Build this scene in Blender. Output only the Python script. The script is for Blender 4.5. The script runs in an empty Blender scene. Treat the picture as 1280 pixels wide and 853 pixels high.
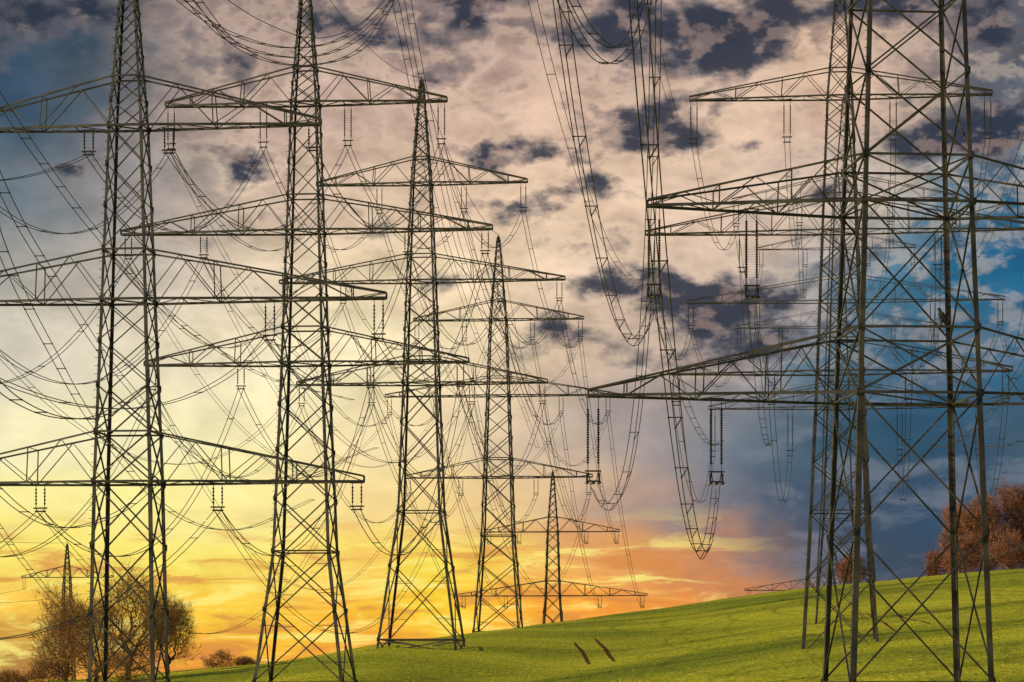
import bpy, math, random
import numpy as np
from mathutils import Vector, Matrix, Euler

random.seed(7); np.random.seed(7)
S = bpy.context.scene
C = S.collection
EZ = 1.7; F = 1280*100/36.0; YH = 850.0

def P(px, py, Y):
    return Vector(((px-640)*Y/F, Y, (YH-py)*Y/F+EZ))

# ------------------------------------------------------------ helpers
class MB:
    def __init__(s): s.v = []; s.f = []
    def bar(s, p, q, t, t2=None):
        p = Vector(p); q = Vector(q); d = q-p
        if d.length < 1e-5: return
        d.normalize()
        up = Vector((0,0,1)) if abs(d.z) < .95 else Vector((0,1,0))
        a = d.cross(up).normalized(); b = a.cross(d)
        t2 = t if t2 is None else t2
        n = len(s.v)
        for e, w in ((p, t), (q, t2)):
            for x, y in ((-1,-1),(1,-1),(1,1),(-1,1)):
                s.v.append(tuple(e+a*(x*w/2)+b*(y*w/2)))
        s.f += [(n,n+1,n+5,n+4),(n+1,n+2,n+6,n+5),(n+2,n+3,n+7,n+6),(n+3,n,n+4,n+7),(n+3,n+2,n+1,n),(n+4,n+5,n+6,n+7)]
    def tri(s, p, q, r1, r2, sides=3):
        d = q-p
        if d.length < 1e-6: return
        d = d.normalized()
        up = Vector((0,0,1)) if abs(d.z) < .9 else Vector((0,1,0))
        a = d.cross(up).normalized(); b = a.cross(d)
        n = len(s.v)
        for e, w in ((p, r1), (q, r2)):
            for k in range(sides):
                an = k*2*math.pi/sides
                s.v.append(tuple(e+a*(math.cos(an)*w)+b*(math.sin(an)*w)))
        for k in range(sides):
            j = (k+1) % sides
            s.f.append((n+k, n+j, n+sides+j, n+sides+k))
    def angle(s, p, q, a, t, sx, sy):
        n = len(s.v)
        prof = [(0,0),(-sx*a,0),(-sx*a,-sy*t),(-sx*t,-sy*t),(-sx*t,-sy*a),(0,-sy*a)]
        for e in (p, q):
            for x, y in prof: s.v.append((e[0]+x, e[1]+y, e[2]))
        for k in range(6):
            j = (k+1) % 6
            s.f.append((n+k, n+j, n+6+j, n+6+k))
    def tube(s, pts, r, sides=5):
        n0 = len(s.v)
        for i, p in enumerate(pts):
            d = (pts[min(i+1, len(pts)-1)]-pts[max(i-1, 0)]).normalized()
            up = Vector((0,0,1)) if abs(d.z) < .97 else Vector((1,0,0))
            a = d.cross(up).normalized(); b = a.cross(d)
            for k in range(sides):
                an = 2*math.pi*k/sides
                s.v.append(tuple(p+a*(math.cos(an)*r)+b*(math.sin(an)*r)))
        for i in range(len(pts)-1):
            for k in range(sides):
                j = (k+1) % sides
                s.f.append((n0+i*sides+k, n0+i*sides+j, n0+(i+1)*sides+j, n0+(i+1)*sides+k))
    def lathe(s, prof, cx=0, cy=0, sides=8):
        n0 = len(s.v)
        for r, z in prof:
            for k in range(sides):
                an = 2*math.pi*k/sides
                s.v.append((cx+math.cos(an)*r, cy+math.sin(an)*r, z))
        for i in range(len(prof)-1):
            for k in range(sides):
                j = (k+1) % sides
                s.f.append((n0+i*sides+k, n0+i*sides+j, n0+(i+1)*sides+j, n0+(i+1)*sides+k))
    def mesh(s, name, m, smooth=False):
        me = bpy.data.meshes.new(name); me.from_pydata(s.v, [], s.f)
        me.materials.append(m)
        if smooth:
            me.polygons.foreach_set('use_smooth', [True]*len(me.polygons))
        return me
    def build(s, name, m, parent=None, smooth=False):
        return link(name, s.mesh(name, m, smooth), parent)

def link(name, data, parent=None):
    o = bpy.data.objects.new(name, data); C.objects.link(o)
    if parent: o.parent = parent
    return o
def tag(o, label=None, cat=None, group=None, kind=None):
    if label: o['label'] = label
    if cat: o['category'] = cat
    if group: o['group'] = group
    if kind: o['kind'] = kind
    return o

# ------------------------------------------------------------ materials
def new_mat(name):
    m = bpy.data.materials.new(name); m.use_nodes = True
    nt = m.node_tree; b = nt.nodes['Principled BSDF']
    return m, nt, b
def noise_mat(name, c1, c2, scale, rough=.7, metal=0.0, spec=.5, detail=5):
    m, nt, b = new_mat(name)
    tc = nt.nodes.new('ShaderNodeNewGeometry')
    n = nt.nodes.new('ShaderNodeTexNoise'); n.inputs['Scale'].default_value = scale; n.inputs['Detail'].default_value = detail
    nt.links.new(tc.outputs['Position'], n.inputs['Vector'])
    r = nt.nodes.new('ShaderNodeValToRGB')
    r.color_ramp.elements[0].position = .36; r.color_ramp.elements[0].color = (*c1, 1)
    r.color_ramp.elements[1].position = .68; r.color_ramp.elements[1].color = (*c2, 1)
    nt.links.new(n.outputs['Fac'], r.inputs['Fac']); nt.links.new(r.outputs['Color'], b.inputs['Base Color'])
    b.inputs['Roughness'].default_value = rough; b.inputs['Metallic'].default_value = metal
    b.inputs['Specular IOR Level'].default_value = spec
    return m
STEEL = noise_mat('weathered_steel', (.024,.024,.023), (.092,.080,.055), .7, .5, .3, detail=3)
STEELFAR = noise_mat('weathered_steel_far', (.026,.026,.026), (.072,.063,.046), .6, .6, .2, detail=3)
WIRE = noise_mat('aluminium_wire', (.024,.024,.028), (.048,.044,.044), 3, .5, .4)
INS = noise_mat('brown_porcelain', (.016,.012,.011), (.030,.023,.020), 6, .35)
BARK = noise_mat('bark', (.045,.028,.015), (.12,.070,.032), 2.5, .85, spec=.1)
TWIG = noise_mat('twigs', (.14,.070,.028), (.34,.175,.060), .8, .85, spec=.1)
RUST = noise_mat('russet_leaves', (.15,.055,.028), (.40,.17,.08), .5, .8, spec=.1)
RTWIG = noise_mat('reddish_twigs', (.15,.065,.038), (.36,.17,.09), .9, .8, spec=.1)
OLIVE = noise_mat('dry_leaves', (.12,.070,.020), (.28,.16,.045), .8, .8, spec=.1)
SOIL = noise_mat('bare_soil', (.060,.026,.010), (.15,.072,.030), 3.0, 1.0, spec=0)
FEATHER = noise_mat('dark_feathers', (.012,.009,.007), (.03,.022,.015), 9, .8)

def grass_mat(name, gain=1.0):
    m, nt, b = new_mat(name)
    g = nt.nodes.new('ShaderNodeNewGeometry')
    def noise(scale, sc=(1,1,1), det=5, rz=.35):
        mp = nt.nodes.new('ShaderNodeMapping'); mp.inputs['Scale'].default_value = sc
        mp.inputs['Rotation'].default_value = (0,0,rz)
        nt.links.new(g.outputs['Position'], mp.inputs['Vector'])
        n = nt.nodes.new('ShaderNodeTexNoise'); n.inputs['Scale'].default_value = scale; n.inputs['Detail'].default_value = det
        nt.links.new(mp.outputs['Vector'], n.inputs['Vector']); return n
    n1 = noise(.045, (.6,.8,1), 5, .1); n2 = noise(3.2, (1,.30,1), 7); n3 = noise(.5, (.14,1,1), 4, .15)
    r = nt.nodes.new('ShaderNodeValToRGB'); cr = r.color_ramp
    cr.elements[0].position = .34; cr.elements[0].color = (.175*gain,.210*gain,.014*gain,1)
    cr.elements[1].position = .66; cr.elements[1].color = (.44*gain,.42*gain,.024*gain,1)
    nt.links.new(n1.outputs['Fac'], r.inputs['Fac'])
    def mul(col, n, lo, hi):
        mr = nt.nodes.new('ShaderNodeMapRange'); mr.inputs['From Min'].default_value = .3; mr.inputs['From Max'].default_value = .7
        mr.inputs['To Min'].default_value = lo; mr.inputs['To Max'].default_value = hi
        nt.links.new(n.outputs['Fac'], mr.inputs['Value'])
        v = nt.nodes.new('ShaderNodeVectorMath'); v.operation = 'SCALE'
        nt.links.new(col, v.inputs[0]); nt.links.new(mr.outputs[0], v.inputs['Scale'])
        return v.outputs[0]
    col = mul(mul(r.outputs['Color'], n2, .66, 1.28), n3, .84, 1.14)
    nt.links.new(col, b.inputs['Base Color'])
    b.inputs['Roughness'].default_value = .9; b.inputs['Specular IOR Level'].default_value = .05
    bp = nt.nodes.new('ShaderNodeBump'); bp.inputs['Strength'].default_value = .4; bp.inputs['Distance'].default_value = .14
    nt.links.new(n2.outputs['Fac'], bp.inputs['Height']); nt.links.new(bp.outputs['Normal'], b.inputs['Normal'])
    return m
GRASS = grass_mat('field_grass', .93); BLADE = grass_mat('grass_blades', 1.15)

# ------------------------------------------------------------ terrain
RX = [-800,-200,0,100,200,330,477,577,690,930,1012,1280,1700,2200]
RY = [862,858,857,852,844,832,804,793,779,745,734,710,680,660]
xs_ = np.linspace(-900, 2300, 641); ys_ = np.interp(xs_, RX, RY)
ker = np.hanning(21); ker /= ker.sum()
ys_ = np.convolve(np.pad(ys_, 10, mode='edge'), ker, 'valid')
def terr(X, Y):
    X = np.asarray(X, float); Y = np.asarray(Y, float)
    Yc = np.maximum(Y, 15); px = 640+F*np.clip(X/Yc, -.4, .4)
    e = (YH-np.interp(px, xs_, ys_))/F
    t = np.clip((px-330)/600, 0, 1); t = t*t*(3-2*t)
    Yr = 270+180*t; mY = 12-2*t
    Yp = np.maximum(Y, 0)
    z1 = e*Yp-mY*(1-Yp/Yr)-.9*np.exp(-((Yp-.67*Yr)/(.10*Yr))**2)
    z2 = e*Yr-.004*(np.minimum(Yp, 2000)-Yr)
    k = 1.6
    h = np.clip(.5+.5*(z2-z1)/k, 0, 1)
    z = z2*(1-h)+z1*h-k*h*(1-h)+.33
    z = z+.10*np.sin(X*.21+Y*.05)*np.sin(Y*.07)+.03*np.sin(X*.9+1)*np.sin(Y*.37)
    w = np.exp(-(Yp/45)**2)
    return z*(1-w)+(-1.7)*w+EZ
def tz(x, y): return float(terr(x, y))
def ground_hit(px, py):
    for Y in np.arange(120, 600, 1.0):
        X = (px-640)*Y/F
        if tz(X, Y) >= (YH-py)*Y/F+EZ: return X, Y
    return (px-640)*300/F, 300.0

n = 420
u = np.linspace(-1, 1, n)
gx = 30*np.sinh(u*6.0)/1.0; gy = 150+55*np.sinh(u*5.6)
GX, GY = np.meshgrid(gx, gy)
GZ = terr(GX, GY)
verts = np.stack([GX.ravel(), GY.ravel(), GZ.ravel()], 1)
idx = np.arange(n*n).reshape(n, n)
faces = np.stack([idx[:-1,:-1].ravel(), idx[:-1,1:].ravel(), idx[1:,1:].ravel(), idx[1:,:-1].ravel()], 1)
me = bpy.data.meshes.new('ground'); me.from_pydata(verts.tolist(), [], faces.tolist()); me.materials.append(GRASS)
me.polygons.foreach_set('use_smooth', [True]*len(me.polygons))
g = link('ground', me); tag(g, 'green grassy hillside rising to the right', 'ground', kind='structure')

TRK = []
def track(pts, w, label):
    line = [ground_hit(*p) for p in pts]
    L = []
    for i in range(len(line)-1):
        for k in range(12):
            q = k/12; L.append((line[i][0]*(1-q)+line[i+1][0]*q, line[i][1]*(1-q)+line[i+1][1]*q))
    L.append(line[-1])
    v = []; f = []
    m = 8
    for i, (x, y) in enumerate(L):
        s = math.sin(math.pi*(i+.25)/(len(L)-.5))**.35; ww = w*(.15+.85*s)*(1+.12*math.sin(i*1.9))
        TRK.append((x, y, ww*.5))
        for k in range(m):
            q = k/(m-1); xx = x+(q-.5)*ww*1.25
            v.append((xx, y, tz(xx, y)+.02+(.0 if 0 < k < m-1 else -.06)))
    for i in range(len(L)-1):
        for k in range(m-1):
            a = i*m+k; f.append((a, a+1, a+m+1, a+m))
    me = bpy.data.meshes.new('dirt_track'); me.from_pydata(v, [], f); me.materials.append(SOIL)
    tag(link('dirt_track', me), label, 'dirt track', 'bare wheel ruts in the field', 'structure')
track([(737,831),(729,817),(718,804)], .46, 'left one of the two short bare soil ruts in mid field')
track([(768,827),(757,812),(744,799)], .46, 'right one of the two short bare soil ruts in mid field')
track([(1165,781),(1140,775),(1118,765)], .28, 'bare soil rut behind the nearest right pylon')
track([(1120,790),(1100,776),(1085,768)], .28, 'bare soil rut at the foot of the right pylons')

N = 120000
px = np.random.uniform(-60, 1340, N); t = np.random.uniform(0, 1, N)
Y = 140+330*t**1.3; X = (px-640)*Y/F
keep = np.ones(N, bool)
for (tx, ty, tw) in TRK: keep &= ~((np.abs(X-tx) < tw+.02) & (Y > ty-2.5) & (Y < ty+2))
X = X[keep]; Y = Y[keep]; N = len(X)
Z = terr(X, Y)
h = np.random.uniform(.03, .085, N)*np.random.uniform(.6, 1.3, N); w = np.random.uniform(.03, .06, N)
an = np.random.uniform(0, 6.28, N); lx = np.random.normal(0, .05, N); ly = np.random.normal(0, .05, N)
V = np.empty((N, 3, 3))
V[:,0] = np.stack([X-np.cos(an)*w, Y-np.sin(an)*w, Z-.03], 1)
V[:,1] = np.stack([X+np.cos(an)*w, Y+np.sin(an)*w, Z-.03], 1)
V[:,2] = np.stack([X+lx, Y+ly, Z+h], 1)
me = bpy.data.meshes.new('grass'); me.from_pydata(V.reshape(-1,3).tolist(), [], np.arange(N*3).reshape(N,3).tolist()); me.materials.append(BLADE)
tag(link('grass', me), 'short green blades growing over the hillside field', 'grass', kind='stuff')

# ------------------------------------------------------------ insulators
ins_cache = {}
def insulator_mesh(L, sep, big):
    key = (round(L, 2), sep, big)
    if key in ins_cache: return ins_cache[key]
    m = MB(); r = .072 if big else .055
    nr = int(max(5, L*.72/(.14 if big else .2))); z0 = -.14*L; z1 = -.80*L
    for sx in (-sep/2, sep/2):
        prof = [(.02, 0), (.02, z0)]
        for k in range(nr):
            a = z0+(z1-z0)*k/nr; b = z0+(z1-z0)*(k+1)/nr
            prof += [(r*.6, a), (r*1.2, a+(b-a)*.35), (r*.6, a+(b-a)*.6)]
        prof += [(.02, z1), (.02, -.88*L)]
        m.lathe(prof, sx, 0, 6)
    m.bar((-sep/2-.12, 0, -.02), (sep/2+.12, 0, -.02), .06)
    m.bar((-sep/2-.15, 0, -.88*L), (sep/2+.15, 0, -.88*L), .08)
    m.bar((-sep/2, 0, -.88*L), (-.18, 0, -L), .05); m.bar((sep/2, 0, -.88*L), (.18, 0, -L), .05)
    m.bar((-.32, 0, -L), (.32, 0, -L), .08)
    if big:
        m.bar((-.32, 0, -.90*L), (-.32, 0, -L-.1), .10); m.bar((.32, 0, -.90*L), (.32, 0, -L-.1), .10)
        m.bar((0, -.35, -L-.08), (0, .35, -L-.08), .15)
        m.bar((-.32, -.3, -L-.08), (-.32, .3, -L-.08), .13); m.bar((.32, -.3, -L-.08), (.32, .3, -L-.08), .13)
    me = m.mesh('insulator', INS, False); ins_cache[key] = me
    return me

# ------------------------------------------------------------ towers
DX = .0975
ROT = -math.atan(DX)
def make_tower(label, cx, Y, arms, top_y, prof_px, leg=.22, br=.09, mat=STEEL, rise=2.6, step=.95, group='lattice pylons', big=False, sep=.5, rot=ROT):
    """arms: (y, half_px, [fractions], ins_len); prof_px: [(y, width_px)] from top to bottom."""
    k = Y/F; X = (cx-640)*k
    zmin = min(tz(X+dx, Y+dy) for dx in (-4,0,4) for dy in (-4,0,4))
    base = zmin-.3
    rises = list(rise) if isinstance(rise, (tuple, list)) else [rise]*len(arms)
    root = link('lattice_pylon', None); root.location = (X, Y, base); root.rotation_euler = (0, 0, rot)
    tag(root, label, 'pylon', group)
    zof = lambda y: (YH-y)*k+EZ-base
    pz = sorted([(zof(y), w*k) for y, w in prof_px])
    if pz[0][0] > 0:
        sl = (pz[0][1]-pz[1][1])/(pz[1][0]-pz[0][0]); pz = [(0, pz[0][1]+sl*pz[0][0])]+pz
    else:
        w0 = float(np.interp(0, [p[0] for p in pz], [p[1] for p in pz])); pz = [(0, w0)]+[p for p in pz if p[0] > 0]
    W = lambda z: float(np.interp(z, [p[0] for p in pz], [p[1] for p in pz]))/2
    ztop = zof(top_y)
    cor = lambda sx, sy, z: Vector((sx*W(z), sy*W(z), z))
    for sx in (-1, 1):
        for sy in (-1, 1):
            m = MB()
            for i in range(len(pz)-1):
                za, zb = pz[i][0], pz[i+1][0]
                a = leg*(1-.55*(za/ztop))
                m.angle(cor(sx,sy,za), cor(sx,sy,zb), a, a*.2, sx, sy)
            z = 2.5
            if sx == -1 and sy == -1:
                while z < ztop-1:
                    p = cor(sx,sy,z); m.bar(p, p+Vector((-.16, -.03, 0)), .028); z += .45
            m.build('leg', mat, root)
    keys = [0.0]+[p[0] for p in pz[1:-1]]
    armz = [(zof(y), hp*k, fr, il, rr) for (y, hp, fr, il), rr in zip(arms, rises)]
    for z, L, fr, il, rr in armz: keys += [z, z+rr]
    keys = sorted(set(round(q, 3) for q in keys))+[round(ztop-.4, 3)]
    merged = [keys[0]]
    for q in keys[1:]:
        if q-merged[-1] > .6: merged.append(q)
    levels = []
    for a, b in zip(merged[:-1], merged[1:]):
        wd = W((a+b)/2)*2; nn = max(1, round((b-a)/max(.9, wd*step)))
        wa, wb = max(W(a), .2), max(W(b), .2); tot = sum((wa+(wb-wa)*(i+.5)/nn) for i in range(nn)); z = a
        for i in range(nn):
            levels.append(z); z += (b-a)*(wa+(wb-wa)*(i+.5)/nn)/tot
    levels.append(merged[-1])
    hz = set()
    for z, L, fr, il, rr in armz: hz.add(round(z, 2)); hz.add(round(z+rr, 2))
    for (ax, sgn) in ((0,-1),(0,1),(1,-1),(1,1)):
        m = MB()
        def c(side, z):
            return cor(side, sgn, z) if ax == 0 else cor(sgn, side, z)
        for a, b in zip(levels[:-1], levels[1:]):
            t = br*(1.1 if W(a) > 1.5 else .8)
            off = Vector((0, sgn*.03, 0)) if ax == 0 else Vector((sgn*.03, 0, 0))
            m.bar(c(-1,a)+off, c(1,b)+off, t); m.bar(c(1,a)-off, c(-1,b)-off, t)
            if W(a) > 2.7 and not big:
                wA, wB = W(a), W(b); q = wA/(wA+wB); zc = a+(b-a)*q
                for s1 in (-1, 1):
                    mid = (c(s1,a)+(c(-1,zc)+c(1,zc))/2)/2
                    mid2 = (c(s1,b)+(c(-1,zc)+c(1,zc))/2)/2
                    m.bar(mid, c(s1, mid.z), t*.5); m.bar(mid2, c(s1, mid2.z), t*.5)
            if any(abs(a-q) < .05 for q in hz) or any(abs(a-p[0]) < .05 for p in pz[1:-1]):
                m.bar(c(-1,a), c(1,a), t*1.2)
            if W(a) > .8:
                for s1 in (-1, 1):
                    p = c(s1,a); m.bar(p-Vector((0,0,.18)), p+Vector((0,0,.18)), t*1.6)
        m.build('bracing', mat, root)
    m = MB(); m.bar((0,0,ztop-.9), (0,0,ztop+.25), leg*.5)
    for sx in (-1,1): m.bar((sx*W(ztop), 0, ztop-.5), (0,0,ztop+.1), .07)
    m.build('peak', mat, root)
    att = {}
    mw = Matrix.Translation(root.location) @ Matrix.Rotation(rot, 4, 'Z')
    for li, (z, L, fr, il, rise_m) in enumerate(armz):
        m = MB(); w0 = W(z); w1 = W(z+rise_m)
        ct = leg*(.46 if big else .58)
        for sx in (-1, 1):
            for sy in (-1, 1):
                m.bar((sx*w0, sy*w0, z), (sx*L, sy*.18, z), ct)
                m.bar((sx*w1, sy*w1, z+rise_m), (sx*L, sy*.18, z+.30), ct*.72)
            nst = max(4, int(round((L-w0)/1.9)))
            pb = []; ptp = []
            for i in range(nst+1):
                q = i/nst
                pb.append([Vector((sx*(w0+(L-w0)*q), sy*(w0+(.18-w0)*q), z)) for sy in (-1,1)])
                ptp.append([Vector((sx*(w1+(L-w1)*q), sy*(w1+(.18-w1)*q), z+rise_m+(.30-rise_m)*q)) for sy in (-1,1)])
            for i in range(1, nst+1):
                for j in (0,1):
                    if i % 2 == 0 or i == nst: m.bar(pb[i][j], ptp[i][j], br*.8)
                    if i % 2 == 1: m.bar(pb[i-1][j], ptp[i][j], br*.6)
                    else: m.bar(ptp[i-1][j], pb[i][j], br*.7)
                m.bar(pb[i][0], pb[i][1], br*.6)
                m.bar(pb[i-1][i%2], pb[i][1-i%2], br*.6)
                if i % 2 == 0: m.bar(ptp[i][0], ptp[i][1], br*.5)
        for sy in (-1, 1):
            m.bar((-w0, sy*w0, z), (w0, sy*w0, z), ct); m.bar((-w1, sy*w1, z+rise_m), (w1, sy*w1, z+rise_m), ct*.8)
        m.bar((-w0,-w0,z), (w0,w0,z), br)
        arm = m.build('crossarm', mat, root)
        for sx in (-1, 1):
            for fi, q in enumerate(fr):
                o = link('insulator', insulator_mesh(il, sep, big), arm)
                o.location = (sx*(L*q), 0, z-ct*.5)
                att[(li, sx, fi)] = mw @ Vector((sx*L*q, 0, z-ct*.5-il-(.08 if big else 0)))
    att['peak'] = mw @ Vector((0, 0, ztop+.2))
    att['root'] = root; att['zof'] = zof; att['W'] = W; att['mw'] = mw
    return att

TA = make_tower('leftmost tall three-armed lattice pylon, cut off at frame left and bottom', 161, 160,
    [(160,243,(.21,.96),1.4),(377,325,(.55,.97),2.2),(604,297,(.38,.97),1.5)], -80,
    [(-80,10),(160,43),(377,58),(604,74),(853,84),(1100,100)], .22, .074, rise=2.8)
TB = make_tower('second tall lattice pylon from the left, top cut off, its feet in the grass', 382, 219,
    [(130,178,(.3,.96),3.2),(290,235,(.55,.96),1.8),(455,205,(.4,.95),1.8)], -45,
    [(-45,7),(130,33),(290,43),(455,54),(690,72),(853,112)], .245, .086, rise=2.7)
TC = make_tower('third tall lattice pylon from the left, spread legs on the hill edge', 527, 284,
    [(230,133,(.4,.96),2.8),(352,180,(.55,.96),2.0),(480,158,(.4,.96),2.0)], 100,
    [(100,5),(230,25),(352,35),(480,43),(640,54),(800,97)], .25, .092, rise=2.6)
TD = make_tower('fourth lattice pylon from the left, slimmer, on the hill crest', 623, 363,
    [(400,107,(.4,.96),2.5),(495,143,(.55,.96),2.2),(597,118,(.4,.96),2.2)], 296,
    [(296,3.5),(400,21),(495,28),(597,35),(670,40),(790,58)], .23, .094, rise=2.4, mat=STEELFAR)
TE = make_tower('small distant pylon with two crossarms near middle of the hill crest', 691, 440,
    [(665,84,(.5,.95),1.8),(745,118,(.5,.95),1.8)], 590,
    [(590,2.5),(665,14),(745,19),(790,26)], .22, .10, rise=2.3, mat=STEELFAR)
TF = make_tower('tiny far pylon rising behind the bare tree at far left', 84, 600,
    [(722,58,(.95,),2.4)], 680, [(680,2),(722,9),(850,18)], .24, .13, rise=2.4, mat=STEELFAR)
TG = make_tower('tall three-armed pylon directly behind the nearest right pylon', 1050, 225,
    [(122,188,(.35,.97),3.4),(290,243,(.5,.97),3.0),(466,213,(.4,.96),2.4)], -30,
    [(-30,7),(122,32),(290,45),(466,58),(640,74),(853,98)], .21, .074, rise=(2.2,2.9,2.6), step=.95)
TK = make_tower('mid-distance pylon second behind the nearest right pylon', 1056, 300,
    [(250,141,(.4,.96),2.6),(377,198,(.55,.97),2.6),(510,170,(.4,.97),5.0)], 120,
    [(120,5),(250,26),(377,35),(510,44),(650,54),(800,76)], .16, .055, rise=2.6, mat=STEELFAR, step=1.4)
TL = make_tower('far pylon third behind the nearest right pylon', 1046, 400,
    [(311,98,(.4,.96),2.4),(409,127,(.55,.96),2.4)], 215,
    [(215,4),(311,18),(409,25),(512,32),(620,38),(760,54)], .14, .05, rise=2.4, mat=STEELFAR, step=1.6)
TM = make_tower('distant low pylon peeking over the right hill crest', 1043, 560,
    [(738,112,(.5,.95),2.0)], 690, [(690,3),(738,18),(790,24)], .24, .12, rise=3.0, mat=STEELFAR)
TH = make_tower('nearest massive thick-legged pylon at right with a bird on it', 1133, 150,
    [(262,326,(.6,.975),4.6),(498,400,(.6,.985),4.4)], -420,
    [(-420,8),(-120,108),(0,121),(262,138),(498,154),(853,178)], .31, .078, rise=(2.4,3.4), big=True, sep=.55, step=.86, rot=.085)

# ------------------------------------------------------------ cables
def resample(pts, n):
    out = []
    q = [pts[0]*2-pts[1]]+list(pts)+[pts[-1]*2-pts[-2]]
    for i in range(1, len(q)-2):
        for k in range(n):
            t = k/n; a, b, c, d = q[i-1], q[i], q[i+1], q[i+2]
            out.append(.5*((2*b)+(c-a)*t+(2*a-5*b+4*c-d)*t*t+(3*b-a-3*c+d)*t**3))
    out.append(pts[-1]); return out
def cable(pts, label, nc=2, sep=.4, r=.026, group='cables strung between the pylons', every=11.0, cat='cable'):
    o0 = Vector(pts[0]); root = link('overhead_cable', None); root.location = o0
    tag(root, label, cat, group)
    offs = {1:[(0,0)], 2:[(-.5,0),(.5,0)], 3:[(-.5,0),(.5,0),(0,-.8)], 4:[(-.5,.5),(.5,.5),(-.5,-.5),(.5,-.5)]}[nc]
    side = Vector((1,-DX,0)).normalized()
    loc = [p-o0 for p in pts]
    for ox, oz in offs:
        m = MB(); m.tube([p+side*(ox*sep)+Vector((0,0,oz*sep)) for p in loc], r, 5)
        m.build('conductor', WIRE, root, True)
    if nc > 1:
        acc = every*.4
        for i in range(1, len(loc)):
            acc += (loc[i]-loc[i-1]).length
            if acc > every:
                acc = 0; p = loc[i]; m = MB()
                cs = [p+side*(ox*sep)+Vector((0,0,oz*sep)) for ox, oz in offs]
                if nc == 4:
                    for b in ((0,1),(1,3),(3,2),(2,0)): m.bar(cs[b[0]], cs[b[1]], r*1.8)
                else:
                    for a in range(len(cs)-1): m.bar(cs[a], cs[a+1], r*1.8)
                for cc in cs: m.bar(cc-Vector((0,0,r*1.4)), cc+Vector((0,0,r*1.4)), r*2.8)
                m.build('spacer', WIRE, root)
    return root
def sagpts(a, b, sag, n=28):
    return [a.lerp(b, i/n)-Vector((0,0,sag*4*(i/n)*(1-i/n))) for i in range(n+1)]
def lvl(i, n): return {3:['top','middle','bottom'], 2:['upper','lower'], 1:['only']}[n][i]
dirv = Vector((DX, 1, 0)).normalized()
def nlev(T): return len(set(k[0] for k in T if isinstance(k, tuple)))
def side_w(sx, fi): return f"{'left' if sx<0 else 'right'} {'inner' if fi==0 else 'outer'} insulator"
def connect(TT, UU, t1, t2, sags, mp=None, nc=2, r=.024, word='twin cable'):
    nl = nlev(TT)
    for key in [k for k in TT if isinstance(k, tuple)]:
        li, sx, fi = key
        k2 = mp(key) if mp else key
        if k2 is None or k2 not in UU: continue
        lab = f"{word} from {t1} to {t2} pylon, {lvl(li,nl)} arm, {side_w(sx,fi)}"
        cable(sagpts(TT[key], UU[k2], sags*(1.25 if li == nl-1 else 1)), lab, nc, .4, r)
connect(TA, TB, 'leftmost', 'second', 5.4, r=.026)
connect(TB, TC, 'second', 'third', 5.6, r=.027)
connect(TC, TD, 'third', 'fourth', 5.6, r=.029)
connect(TD, TE, 'fourth', 'small distant', 4.0, mp=lambda k: k if k[0] < 2 else None, r=.03)
connect(TG, TK, 'tall right', 'second right', 5.0)
connect(TK, TL, 'second right', 'third right', 6.0, r=.026)
connect(TA, TC, 'leftmost', 'third', 11, mp=lambda k: k if k[2] == 0 and k[0] > 0 else None, word='long deep-sagging cable', r=.018)
connect(TB, TD, 'second', 'fourth', 11, mp=lambda k: k if (k[2] == 1 or k[0] == 1) else None, word='long deep-sagging cable', r=.020)
for key in [k for k in TA if isinstance(k, tuple)]:
    li, sx, fi = key
    if sx > 0 and fi == 1: continue
    if li == 0 and sx > 0: continue
    a = TA[key]; b = a-dirv*110+Vector((0,0,2))
    cable(sagpts(a, b, 9.0, 34), f"near twin cable to the leftmost pylon, {lvl(li,3)} arm, {side_w(sx,fi)}", 2, .4, .020)
for key in [k for k in TG if isinstance(k, tuple)]:
    li, sx, fi = key
    if sx > 0 and li == 0: continue
    if sx < 0 and fi == 0 : continue
    if li == 2: continue
    a = TG[key]; b = a-dirv*150+Vector((0,0,6))
    cable(sagpts(a, b, 9.0, 36), f"near twin cable to the tall right pylon, {lvl(li,3)} arm, {side_w(sx,fi)}", 2, .4, .016)
for key in [k for k in TH if isinstance(k, tuple)]:
    li, sx, fi = key; a = TH[key]
    b_, c_ = ((.3266,.00483) if li == 0 else (.275,.0037))
    if not (li == 0 and fi == 0 or li == 1 and sx < 0 and fi == 1):
        pts = [a+Vector((-.091*t, -t, -b_*t+c_*t*t)) for t in np.linspace(0, 118, 60)]
        cable(pts, f"near spaced cable bundle to the nearest pylon, {lvl(li,2)} arm, {side_w(sx,fi)}", 3, .40, .018, every=5)
    if li == 1 and sx < 0: continue
    b = a+dirv*150+Vector((0,0,5))
    cable(sagpts(a, b, 3.0, 30), f"cable bundle beyond the nearest pylon, {lvl(li,2)} arm, {side_w(sx,fi)}", 2, .42, .022, every=9)
a = TH[(1,-1,1)]
cable(resample([a, P(752,626,146), P(768,626,140), P(786,580,132), P(801,470,124), P(812,300,116), P(818,120,108), P(820,-30,102)], 7), "cable bundle looping up steeply from the nearest pylon's lower left arm end", 3, .4, .018, every=4)
def single(a, b, sag, label, r=.02): cable(sagpts(a, b, sag), label, 1, .4, r, 'earth wires on the pylon tips')
single(TB['peak'], TC['peak'], 2, 'thin earth wire from second pylon tip to third pylon tip', .026)
single(TC['peak'], TD['peak'], 2.5, 'thin earth wire from third pylon tip to fourth pylon tip', .03)
single(TD['peak'], TE['peak'], 3, 'thin earth wire from fourth pylon tip to small distant pylon tip', .03)
single(TF['peak'], TF['peak']-dirv*260+Vector((-20,0,6)), 5, 'thin earth wire leaving the tiny far pylon tip to the left', .035)
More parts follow.
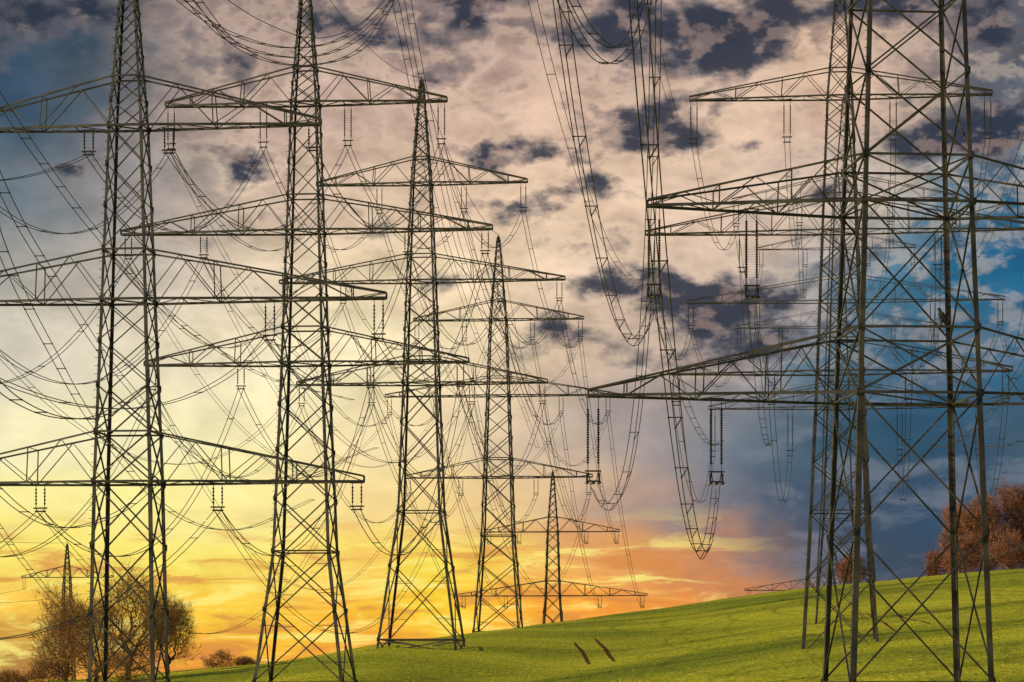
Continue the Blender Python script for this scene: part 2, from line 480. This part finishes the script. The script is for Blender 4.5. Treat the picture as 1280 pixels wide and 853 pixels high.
for i, sx in enumerate((-1, 1)):
    a = TF[(0,sx,0)]
    cable(sagpts(a, a-dirv*300+Vector((-14,0,4)), 8), f"thin cable leaving the tiny far pylon's {'left' if sx<0 else 'right'} arm end", 1, .4, .035)
names = ['beaded cable sagging across the top left edge, leftmost start', 'beaded cable sagging across the top left edge, second of its set', 'beaded cable sagging across the top left edge, lowest hanging', 'short shallow beaded cable at the top edge between second and third pylon']
sets = [((205,-15),(280,38),(365,60),(440,42),(500,-15)), ((222,-15),(290,52),(375,72),(445,50),(508,-15)),
        ((235,-15),(300,60),(380,82),(455,58),(498,-15)), ((262,-15),(330,28),(395,48),(450,30),(492,-15))]
for i, st in enumerate(sets):
    Ys = [96,104,112,122,134]
    cable(resample([P(x,y,Y) for (x,y), Y in zip(st, Ys)], 9), names[i], 1 if i==3 else 2, .25, .016, 'cables sagging at the top edge', every=2.2)
sets = [((692,-20),(728,52),(762,80),(794,52),(816,-20)), ((706,-20),(738,38),(770,60),(792,36),(800,-20))]
for i, st in enumerate(sets):
    Ys = [100,104,108,113,118]
    cable(resample([P(x,y,Y) for (x,y), Y in zip(st, Ys)], 9), f"dark {'deep' if i==0 else 'shallow'} U-shaped cable loop at the top centre edge", 2, .3, .020, 'cables sagging at the top edge', every=2.5)
sets = [((490,-20,190),(512,90,215),(545,260,260),(600,430,330),(640,500,380)), ((506,-20,190),(534,130,220),(580,330,270),(650,500,350),(672,560,400))]
for i, st in enumerate(sets):
    cable(resample([P(*q) for q in st], 9), f"steep twin cable crossing in front of the third pylon's {'left' if i==0 else 'right'} side", 2, .45, .026, every=12)
sets = [([(-30,80,110),(55,205,132),(128,300,155),(215,395,185),(330,470,225),(440,500,270)], 'steep cable pair from the upper left edge, highest of three'),
        ([(-30,160,105),(20,270,122),(75,360,140),(150,470,165),(250,575,200),(340,600,230),(470,560,280)], 'steep cable pair from the left edge, middle of three'),
        ([(-30,215,100),(10,330,118),(60,430,135),(125,540,155),(215,640,185),(300,662,210),(390,625,240)], 'steep cable pair from the left edge, lowest of three'),
        ([(-30,455,90),(20,500,100),(75,522,110),(130,518,122),(190,480,135)], 'shallow cable loop hanging low at the left edge, upper one'),
        ([(-30,585,120),(30,640,130),(85,660,140),(150,640,150),(200,600,160)], 'shallow cable loop hanging low at the left edge, lower one'),
        ([(-30,615,170),(20,690,190),(60,740,210),(110,800,240)], 'thin steep cable pair at the lower left edge')]
for st, lab in sets:
    cable(resample([P(*q) for q in st], 7), lab, 2, .42, .022, 'slanting cables on the left', every=5)

# ------------------------------------------------------------ bird
def bird(pos):
    root = link('bird', None); root.location = pos; root.rotation_euler = (0,0,math.radians(200)); root.scale = (1.4,)*3
    tag(root, 'dark bird of prey perched on a beam of the nearest pylon', 'bird')
    m = MB(); rings = [(-.17,0,.05,.015),(-.13,0,.12,.05),(-.08,0,.2,.085),(-.02,0,.3,.11),(.03,0,.4,.105),(.06,0,.48,.08),(.08,0,.53,.058),(.10,0,.58,.066),(.115,0,.62,.058),(.12,0,.655,.025)]
    sd = 10
    for x, y, z, r in rings:
        for k in range(sd):
            an = 2*math.pi*k/sd; m.v.append((x+math.cos(an)*r*1.05, math.sin(an)*r, z))
    for i in range(len(rings)-1):
        for k in range(sd):
            j = (k+1) % sd; m.f.append((i*sd+k, i*sd+j, (i+1)*sd+j, (i+1)*sd+k))
    m.f.append(tuple(range(sd))); m.f.append(tuple(range((len(rings)-1)*sd, len(rings)*sd)))
    m.build('body', FEATHER, root, True)
    m = MB(); m.bar((.16,0,.60), (.215,0,.575), .035, .008); m.build('beak', INS, root)
    for s in (-1,1):
        m = MB(); m.bar((.02,s*.10,.47), (-.06,s*.11,.28), .07, .11); m.bar((-.06,s*.11,.28), (-.20,s*.05,.02), .11, .03); m.build('wing', FEATHER, root)
        m = MB(); m.bar((.0,s*.05,.22), (.02,s*.05,.02), .05, .025); m.bar((-.03,s*.05,.012), (.09,s*.05,.012), .022); m.build('leg', INS, root)
    m = MB(); m.bar((-.12,0,.12), (-.26,0,-.14), .06, .10); m.build('tail', FEATHER, root)
zz = TH['zof'](498)+3.4; ww = TH['W'](zz)
bird(TH['mw'] @ Vector((1.15, -ww, zz+.31*.46*.8*.5)))

# ------------------------------------------------------------ trees (greedy balanced growth towards scattered crown points)
def tree_mesh(seed, Wm, H, N=1500, base=.06, twigs=3, twl=.5, leaves=0, ls=.1, bf=.35, lobes=14, rmin=.014, Wd=None):
    rs = np.random.RandomState(seed); Wd = Wd or Wm*.8
    Ls = []
    for i in range(lobes):
        a = rs.uniform(0, 6.283); zz = rs.uniform(base+.16, .84); rr = math.sqrt(max(0, 1-((zz-.5)/.52)**2))*rs.uniform(.3, .74)
        Ls.append((math.cos(a)*rr*Wm/2, math.sin(a)*rr*Wd/2, zz*H, rs.uniform(.16,.27)))
    Ls.append((0,0,.80*H,.2)); Ls.append((0,0,.5*H,.36))
    pts = []
    while len(pts) < N:
        L = Ls[rs.randint(len(Ls))]; d = rs.normal(size=3); d /= np.linalg.norm(d); q = rs.uniform(.1, 1)**.5
        p = np.array([L[0]+d[0]*q*L[3]*Wm, L[1]+d[1]*q*L[3]*Wd, L[2]+d[2]*q*L[3]*H])
        if p[2] > base*H: pts.append(p)
    pts = np.array(pts)
    tr = np.array([[rs.normal()*.02*Wm*i/6, rs.normal()*.02*Wm*i/6, .38*H*i/8] for i in range(9)]); tr[0] = 0
    order = np.argsort(np.linalg.norm(pts-np.array([0,0,.25*H]), axis=1)); pts = pts[order]
    nodes = np.zeros((9+N, 3)); nodes[:9] = tr; par = -np.ones(9+N, int); par[1:9] = np.arange(8)
    pl = np.zeros(9+N); pl[:9] = tr[:,2]
    for i in range(N):
        k = 9+i; d = np.linalg.norm(nodes[:k]-pts[i], axis=1)
        up = (nodes[:k,2] > pts[i][2]+.02*H)*d*.8
        c = d+bf*pl[:k]+up; c[0] += 99; c[1] += 1
        j = int(np.argmin(c)); nodes[k] = pts[i]; par[k] = j; pl[k] = pl[j]+d[j]
    cnt = np.zeros(9+N); ch = np.zeros(9+N, int)
    for k in range(9+N-1, 0, -1):
        if ch[k] == 0: cnt[k] += 1
        cnt[par[k]] += cnt[k]; ch[par[k]] += 1
    R = .0055*H*(cnt**.5)*.22; R = np.maximum(R, rmin)
    trunk = MB(); crown = MB(); lv = MB()
    for k in range(1, 9+N):
        j = par[k]; p = Vector(nodes[j]); q = Vector(nodes[k])
        tgt = trunk if (k < 9 or cnt[k] > N*.06) else crown
        r1 = min(R[j], R[k]*1.6)
        L = (q-p).length
        if L > .12*H:
            m = (p+q)/2+Vector(rs.normal(size=3)*L*.06); tgt.tri(p, m, r1, (r1+R[k])/2, 5 if tgt is trunk else 3); tgt.tri(m, q, (r1+R[k])/2, R[k], 5 if tgt is trunk else 3)
        else: tgt.tri(p, q, r1, R[k], 5 if tgt is trunk else 3)
        if k >= 9 and cnt[k] < 6:
            dd = (q-p).normalized()
            for _ in range(twigs):
                e = (dd*.8+Vector(rs.normal(size=3)*.6)+Vector((0,0,.35))).normalized()
                q2 = q+e*twl*rs.uniform(.4, 1.2); crown.tri(q, q2, rmin, rmin*.6)
    tips = [Vector(nodes[k]) for k in range(9, 9+N)]
    for i in range(leaves):
        c = tips[rs.randint(len(tips))]+Vector(rs.normal(size=3)*twl*.55)
        a = Vector(rs.normal(size=3)).normalized(); b = a.orthogonal().normalized(); s = ls*rs.uniform(.5,1.3)
        n = len(lv.v); lv.v += [tuple(c-a*s), tuple(c+b*s*.6), tuple(c+a*s), tuple(c-b*s*.6)]; lv.f.append((n,n+1,n+2,n+3))
    return trunk, crown, lv
def plant_tree(seed, px, top, Wpx, Y, label, leafmat=OLIVE, name='bare_tree', cat='tree', group=None, tw=TWIG, **kw):
    X = (px-640)*Y/F; gz = tz(X, Y)-.15; H = (YH-top)*Y/F+EZ-gz; Wm = Wpx*Y/F
    trunk, crown, lv = tree_mesh(seed, Wm*.92, H*.97, **kw)
    root = link(name, None); root.location = (X, Y, gz); tag(root, label, cat, group)
    trunk.build('trunk', BARK, root); crown.build('crown', tw, root)
    if lv.v: lv.build('foliage', leafmat, root)
gl = 'bare trees at the left edge of the field'
kw = dict(N=1500, twigs=5, twl=.9, leaves=0, rmin=.0088, lobes=24)
plant_tree(1, 160, 708, 160, 262, 'tallest bare twiggy tree at lower left behind the leftmost pylon', group=gl, **kw)
plant_tree(2, 82, 722, 108, 280, 'narrower bare tree left of the tallest one, in front of the tiny pylon', group=gl, **kw)
plant_tree(3, 210, 742, 90, 272, 'lower bare tree on the right flank of the tallest left tree', group=gl, **kw)
plant_tree(4, 120, 745, 140, 256, 'short bushy bare tree filling the front of the left clump', group=gl, **kw)
ks = dict(N=500, base=.0, twigs=4, twl=.4, leaves=1500, ls=.06, name='shrub', cat='shrub', rmin=.011)
plant_tree(5, 276, 812, 54, 330, 'small round shrub right of the left trees on the horizon', **ks)
plant_tree(18, 306, 822, 36, 335, 'lowest scrubby shrub between the round shrub and the second pylon', **ks)
plant_tree(6, 14, 836, 60, 250, 'low dark shrub in the bottom left corner', **ks)
plant_tree(7, 60, 822, 80, 255, 'low dark shrub under the leftmost bare tree', **ks)
plant_tree(8, 150, 818, 110, 245, 'low dark shrub at the foot of the tallest bare tree', **ks)
gr = 'russet trees on the right hill'
kr = dict(N=1700, twigs=6, twl=1.2, leaves=5000, ls=.08, leafmat=RUST, tw=RTWIG, base=.0, rmin=.020, lobes=22)
plant_tree(11, 1264, 602, 100, 455, 'tall russet tree at the right frame edge', group=gr, **kr)
plant_tree(12, 1206, 632, 78, 470, 'shorter russet tree beside the right legs of the nearest pylon', group=gr, **kr)
plant_tree(13, 1314, 610, 90, 480, 'russet tree mostly beyond the right frame edge', group=gr, **kr)
plant_tree(14, 1236, 620, 80, 450, 'low russet tree filling the gap under the tall one', group=gr, **kr)
kb = dict(N=700, twigs=4, twl=.8, leaves=4000, ls=.09, leafmat=RUST, tw=RTWIG, base=.0, name='shrub', cat='shrub', rmin=.022)
plant_tree(15, 1262, 660, 90, 438, 'low brown shrub under the russet trees at right', **kb)
plant_tree(16, 1200, 668, 70, 442, 'low brown shrub left of the russet trees', **kb)
plant_tree(19, 1172, 690, 40, 458, 'last low shrub where the russet trees slope down to the grass', **kb)
plant_tree(17, 1064, 690, 48, 460, 'brown bushy shrub on the crest behind the right pylons', **kb)

# ------------------------------------------------------------ world
w = bpy.data.worlds.new('World'); S.world = w; w.use_nodes = True
nt = w.node_tree; nt.nodes.clear(); NN = nt.nodes; LK = nt.links
def mth(op, a, b=None, c=None, clamp=False):
    nd = NN.new('ShaderNodeMath'); nd.operation = op; nd.use_clamp = clamp
    for i, x in enumerate((a, b, c)):
        if x is None: continue
        if isinstance(x, (int, float)): nd.inputs[i].default_value = x
        else: LK.new(x, nd.inputs[i])
    return nd.outputs[0]
def smooth(x, a, b, lo=0., hi=1.):
    nd = NN.new('ShaderNodeMapRange'); nd.interpolation_type = 'SMOOTHSTEP'
    LK.new(x, nd.inputs['Value'])
    for k_, v_ in (('From Min',a),('From Max',b),('To Min',lo),('To Max',hi)): nd.inputs[k_].default_value = v_
    return nd.outputs[0]
def mixc(f, a, b, mode='MIX'):
    nd = NN.new('ShaderNodeMix'); nd.data_type = 'RGBA'; nd.blend_type = mode
    for i, x in ((0,f),(6,a),(7,b)):
        if isinstance(x, (int,float)): nd.inputs[i].default_value = x
        elif isinstance(x, tuple): nd.inputs[i].default_value = x
        else: LK.new(x, nd.inputs[i])
    return nd.outputs[2]
def lin(c): return tuple(((x/255)/12.92 if x/255 <= .04045 else ((x/255+.055)/1.055)**2.4) for x in c)+(1.0,)
tc = NN.new('ShaderNodeTexCoord'); D = tc.outputs['Generated']
sep = NN.new('ShaderNodeSeparateXYZ'); LK.new(D, sep.inputs[0])
az = mth('ARCTAN2', sep.outputs[0], sep.outputs[1])
hyp = mth('SQRT', mth('ADD', mth('MULTIPLY', sep.outputs[0], sep.outputs[0]), mth('MULTIPLY', sep.outputs[1], sep.outputs[1])))
el = mth('ARCTAN2', sep.outputs[2], hyp)
def noise(scale, det=8, rough=.55, sc=(1,1,1), off=(0,0,0), dist=0):
    mp = NN.new('ShaderNodeMapping'); mp.inputs['Scale'].default_value = sc; mp.inputs['Location'].default_value = off
    LK.new(D, mp.inputs['Vector'])
    nd = NN.new('ShaderNodeTexNoise'); nd.inputs['Scale'].default_value = scale; nd.inputs['Detail'].default_value = det
    nd.inputs['Roughness'].default_value = rough; nd.inputs['Distortion'].default_value = dist
    LK.new(mp.outputs[0], nd.inputs['Vector']); return nd
U0 = mth('MULTIPLY_ADD', az, F, 640.0); V0 = mth('MULTIPLY_ADD', el, -F, YH)
nw = noise(26, 5, .6, (1,1,1.8)); sw = NN.new('ShaderNodeSeparateColor'); LK.new(nw.outputs['Color'], sw.inputs[0])
U = mth('ADD', U0, mth('MULTIPLY_ADD', sw.outputs[0], 200, -100.0)); V = mth('ADD', V0, mth('MULTIPLY_ADD', sw.outputs[1], 110, -55.0))
rows = {
 40: [(20,(44,66,88)),(100,(58,74,90)),(180,(98,100,104)),(260,(150,128,124)),(430,(154,132,126)),(560,(140,120,118)),(700,(172,146,136)),(800,(152,130,128)),(920,(160,138,132)),(1010,(194,162,140)),(1150,(130,112,112)),(1260,(76,84,98))],
 150:[(20,(60,84,106)),(120,(84,96,108)),(250,(160,142,134)),(330,(186,160,146)),(450,(192,164,148)),(600,(202,170,152)),(700,(210,176,156)),(800,(204,174,154)),(920,(220,188,164)),(1040,(208,174,152)),(1130,(162,144,138)),(1260,(78,92,108))],
 250:[(20,(108,122,132)),(200,(154,146,142)),(330,(198,176,156)),(450,(210,182,158)),(620,(220,190,162)),(720,(230,198,170)),(860,(226,196,170)),(960,(212,186,166)),(1080,(176,166,158)),(1160,(110,130,144)),(1250,(50,94,122))],
 350:[(20,(162,160,154)),(200,(196,184,168)),(330,(220,202,174)),(450,(236,214,176)),(620,(238,212,176)),(760,(224,196,170)),(900,(202,178,160)),(1000,(158,152,152)),(1080,(88,122,142)),(1180,(44,102,134)),(1270,(34,98,136))],
 450:[(20,(218,210,190)),(200,(236,224,192)),(330,(248,234,194)),(450,(250,234,188)),(600,(238,214,176)),(700,(210,184,158)),(800,(190,168,152)),(950,(150,142,144)),(1040,(88,114,132)),(1160,(46,96,126)),(1270,(52,100,130))],
 550:[(20,(244,234,188)),(200,(250,240,190)),(330,(252,238,184)),(450,(248,228,176)),(560,(240,216,170)),(680,(214,190,162)),(780,(168,156,152)),(900,(112,122,134)),(1040,(60,90,110)),(1150,(46,80,104)),(1270,(66,92,112))],
 630:[(20,(252,240,158)),(200,(254,242,156)),(330,(252,236,156)),(450,(250,220,148)),(560,(248,214,144)),(680,(224,188,144)),(780,(184,154,136)),(890,(122,120,128)),(960,(82,94,112)),(1130,(52,78,102)),(1260,(58,82,104))],
 700:[(20,(252,228,112)),(200,(254,234,108)),(330,(252,228,108)),(450,(248,204,98)),(545,(254,228,88)),(640,(250,200,88)),(750,(234,168,96)),(860,(210,142,94)),(940,(142,116,108)),(1040,(68,80,98)),(1260,(56,76,98))],
 765:[(20,(250,200,80)),(200,(252,206,70)),(330,(253,204,66)),(450,(252,186,58)),(540,(255,216,58)),(640,(254,184,56)),(750,(250,162,62)),(860,(238,148,68)),(960,(198,130,88)),(1060,(90,88,98)),(1260,(62,76,94))],
 835:[(20,(186,140,72)),(120,(238,166,64)),(330,(250,166,54)),(450,(246,156,56)),(640,(240,150,60)),(860,(220,140,80)),(1060,(120,110,110)),(1260,(80,86,100))],
}
uf = mth('DIVIDE', mth('ADD', U, 100), 1480, clamp=True)
col = None; prev = None
for v_, st in rows.items():
    r = NN.new('ShaderNodeValToRGB'); cr = r.color_ramp
    for i, (u_, c_) in enumerate(st):
        pos = (u_+100)/1480
        e_ = cr.elements[i] if i < 2 else cr.elements.new(pos)
        e_.position = pos; e_.color = lin(c_)
    LK.new(uf, r.inputs['Fac'])
    col = r.outputs['Color'] if col is None else mixc(smooth(V, prev, v_), col, r.outputs['Color'])
    prev = v_
nb = noise(50, 7, .56, (1,1,1.9), (3,1,7), .2)
up = smooth(V0, 620, 300)
mid = smooth(U0, 120, 330)
gain = mth('ADD', 1.0, mth('MULTIPLY', mth('SUBTRACT', nb.outputs['Fac'], .5), mth('MULTIPLY_ADD', up, mth('MULTIPLY_ADD', mid, .65, .5), .4)))
sc_ = NN.new('ShaderNodeVectorMath'); sc_.operation = 'SCALE'; LK.new(col, sc_.inputs[0]); LK.new(gain, sc_.inputs['Scale']); col = sc_.outputs[0]
# streaks close to the horizon
ns = noise(26, 8, .62, (1,1,6.0), (1,5,2), .6)
low = mth('MULTIPLY', smooth(V0, 620, 710), smooth(U0, 1000, 820))
s1 = mth('MULTIPLY', smooth(ns.outputs['Fac'], .49, .63), low)
col = mixc(mth('MULTIPLY', s1, .72), col, lin((216,138,72)))
s2 = mth('MULTIPLY', smooth(ns.outputs['Fac'], .49, .36), low)
col = mixc(mth('MULTIPLY', s2, .8), col, lin((255,238,128)))
# grey-mauve drifts on the right
nr_ = noise(34, 7, .60, (1,1,2.4), (9,2,4), .3)
rt = mth('MULTIPLY', smooth(U0, 800, 1050), smooth(V0, 360, 480))
col = mixc(mth('MULTIPLY', mth('MULTIPLY', smooth(nr_.outputs['Fac'], .49, .66), rt), .48), col, lin((132,136,148)))
# feathered grey-blue cumulus with warm lit edges
comb = NN.new('ShaderNodeCombineXYZ'); LK.new(U, comb.inputs[0]); LK.new(V, comb.inputs[1])
blobs = [(30,40,110,60,.8),(130,20,80,34,.8),(585,40,46,36,1.2),(600,4,60,30,1.1),(560,108,32,20,1.1),(765,40,74,50,1.3),(905,72,72,46,1.5),(965,36,58,32,1.2),(820,164,74,32,1.4),(742,244,34,20,1.2),(700,200,44,18,1.0),
 (1110,14,80,32,1.3),(1235,60,78,38,1.1),(1240,185,68,54,1.3),(1150,190,46,30,1.3),(925,378,80,32,1.5),(880,400,58,26,1.2),(800,362,54,28,1.2),(628,197,32,20,1.4),(305,212,36,18,1.3),(115,212,36,16,1.2),(700,430,64,20,1.2),(870,458,78,22,1.2),
 (655,262,60,18,1.0),(480,300,40,16,.8),(410,56,66,32,.9),(1020,240,44,20,.8),(260,90,50,24,.8),(480,60,34,20,.9),(980,440,54,24,1.1),(560,340,44,14,.7),(950,190,40,16,.8),(760,310,40,16,.7),(1060,330,44,18,.8)]
acc = None
for (a_, b_, su, sv, am) in blobs:
    s_ = NN.new('ShaderNodeVectorMath'); s_.operation = 'SUBTRACT'; LK.new(comb.outputs[0], s_.inputs[0]); s_.inputs[1].default_value = (a_, b_, 0)
    m_ = NN.new('ShaderNodeVectorMath'); m_.operation = 'MULTIPLY'; LK.new(s_.outputs[0], m_.inputs[0]); m_.inputs[1].default_value = (1/su, 1/sv, 0)
    d_ = NN.new('ShaderNodeVectorMath'); d_.operation = 'DOT_PRODUCT'; LK.new(m_.outputs[0], d_.inputs[0]); LK.new(m_.outputs[0], d_.inputs[1])
    e_ = mth('POWER', .36788, d_.outputs['Value'])
    acc = mth('MULTIPLY', e_, am) if acc is None else mth('MULTIPLY_ADD', e_, am, acc)
nc = noise(84, 7, .55, (1,1,1.6), (2,8,3), .15)
fld = mth('ADD', acc, mth('MULTIPLY_ADD', nc.outputs['Fac'], 2.6, -1.42))
fld = mth('SUBTRACT', fld, smooth(V0, 440, 560, 0, .8))
msk = smooth(fld, .08, 1.0)
dk = mixc(smooth(fld, .3, 1.2), lin((112,108,112)), lin((48,56,72)))
nc3 = noise(84, 4, .55, (1,1,1.6), (2,8,3.011), .15)
lit = smooth(mth('SUBTRACT', nc3.outputs['Fac'], nc.outputs['Fac']), .0, .16)
dk = mixc(mth('MULTIPLY', lit, .35), dk, lin((188,158,144)))
col = mixc(mth('MULTIPLY', msk, .96), col, dk)
rim = mth('MULTIPLY', mth('MULTIPLY', smooth(fld, -.25, .10), smooth(fld, .44, .10)), mid)
col = mixc(mth('MULTIPLY', rim, mth('MULTIPLY', up, .28)), col, lin((246,218,188)))
sk = NN.new('ShaderNodeTexSky'); sk.sky_type = 'NISHITA'; sk.sun_disc = False
SUN_EL = math.radians(22); SUN_AZ = math.radians(-110)   # azimuth measured from +Y towards +X
sk.sun_elevation = SUN_EL; sk.sun_rotation = SUN_AZ
ss = NN.new('ShaderNodeVectorMath'); ss.operation = 'SCALE'; LK.new(sk.outputs[0], ss.inputs[0]); ss.inputs['Scale'].default_value = .12
col = mixc(smooth(el, .30, .75), col, ss.outputs[0])
bg = NN.new('ShaderNodeBackground'); LK.new(col, bg.inputs['Color']); bg.inputs['Strength'].default_value = 1.0
ow = NN.new('ShaderNodeOutputWorld'); LK.new(bg.outputs[0], ow.inputs['Surface'])

# ------------------------------------------------------------ sun
ld = bpy.data.lights.new('sun', 'SUN'); ld.energy = 4.4; ld.angle = math.radians(.5); ld.color = (1,.84,.60)
lo = link('sun', ld)
dv = Vector((math.sin(SUN_AZ)*math.cos(SUN_EL), math.cos(SUN_AZ)*math.cos(SUN_EL), math.sin(SUN_EL)))
lo.rotation_euler = dv.to_track_quat('Z', 'Y').to_euler(); lo.location = (-60, -20, 60)

# ------------------------------------------------------------ camera
cd = bpy.data.cameras.new('camera'); cam = link('camera', cd); cam.location = (0,0,EZ); cam.rotation_euler = (math.radians(90),0,0)
cd.lens = 100; cd.sensor_width = 36; cd.shift_y = (YH-426.5)/1280; cd.clip_start = .5; cd.clip_end = 30000
S.camera = cam
S.view_settings.view_transform = 'Standard'; S.view_settings.look = 'None'; S.view_settings.exposure = 0
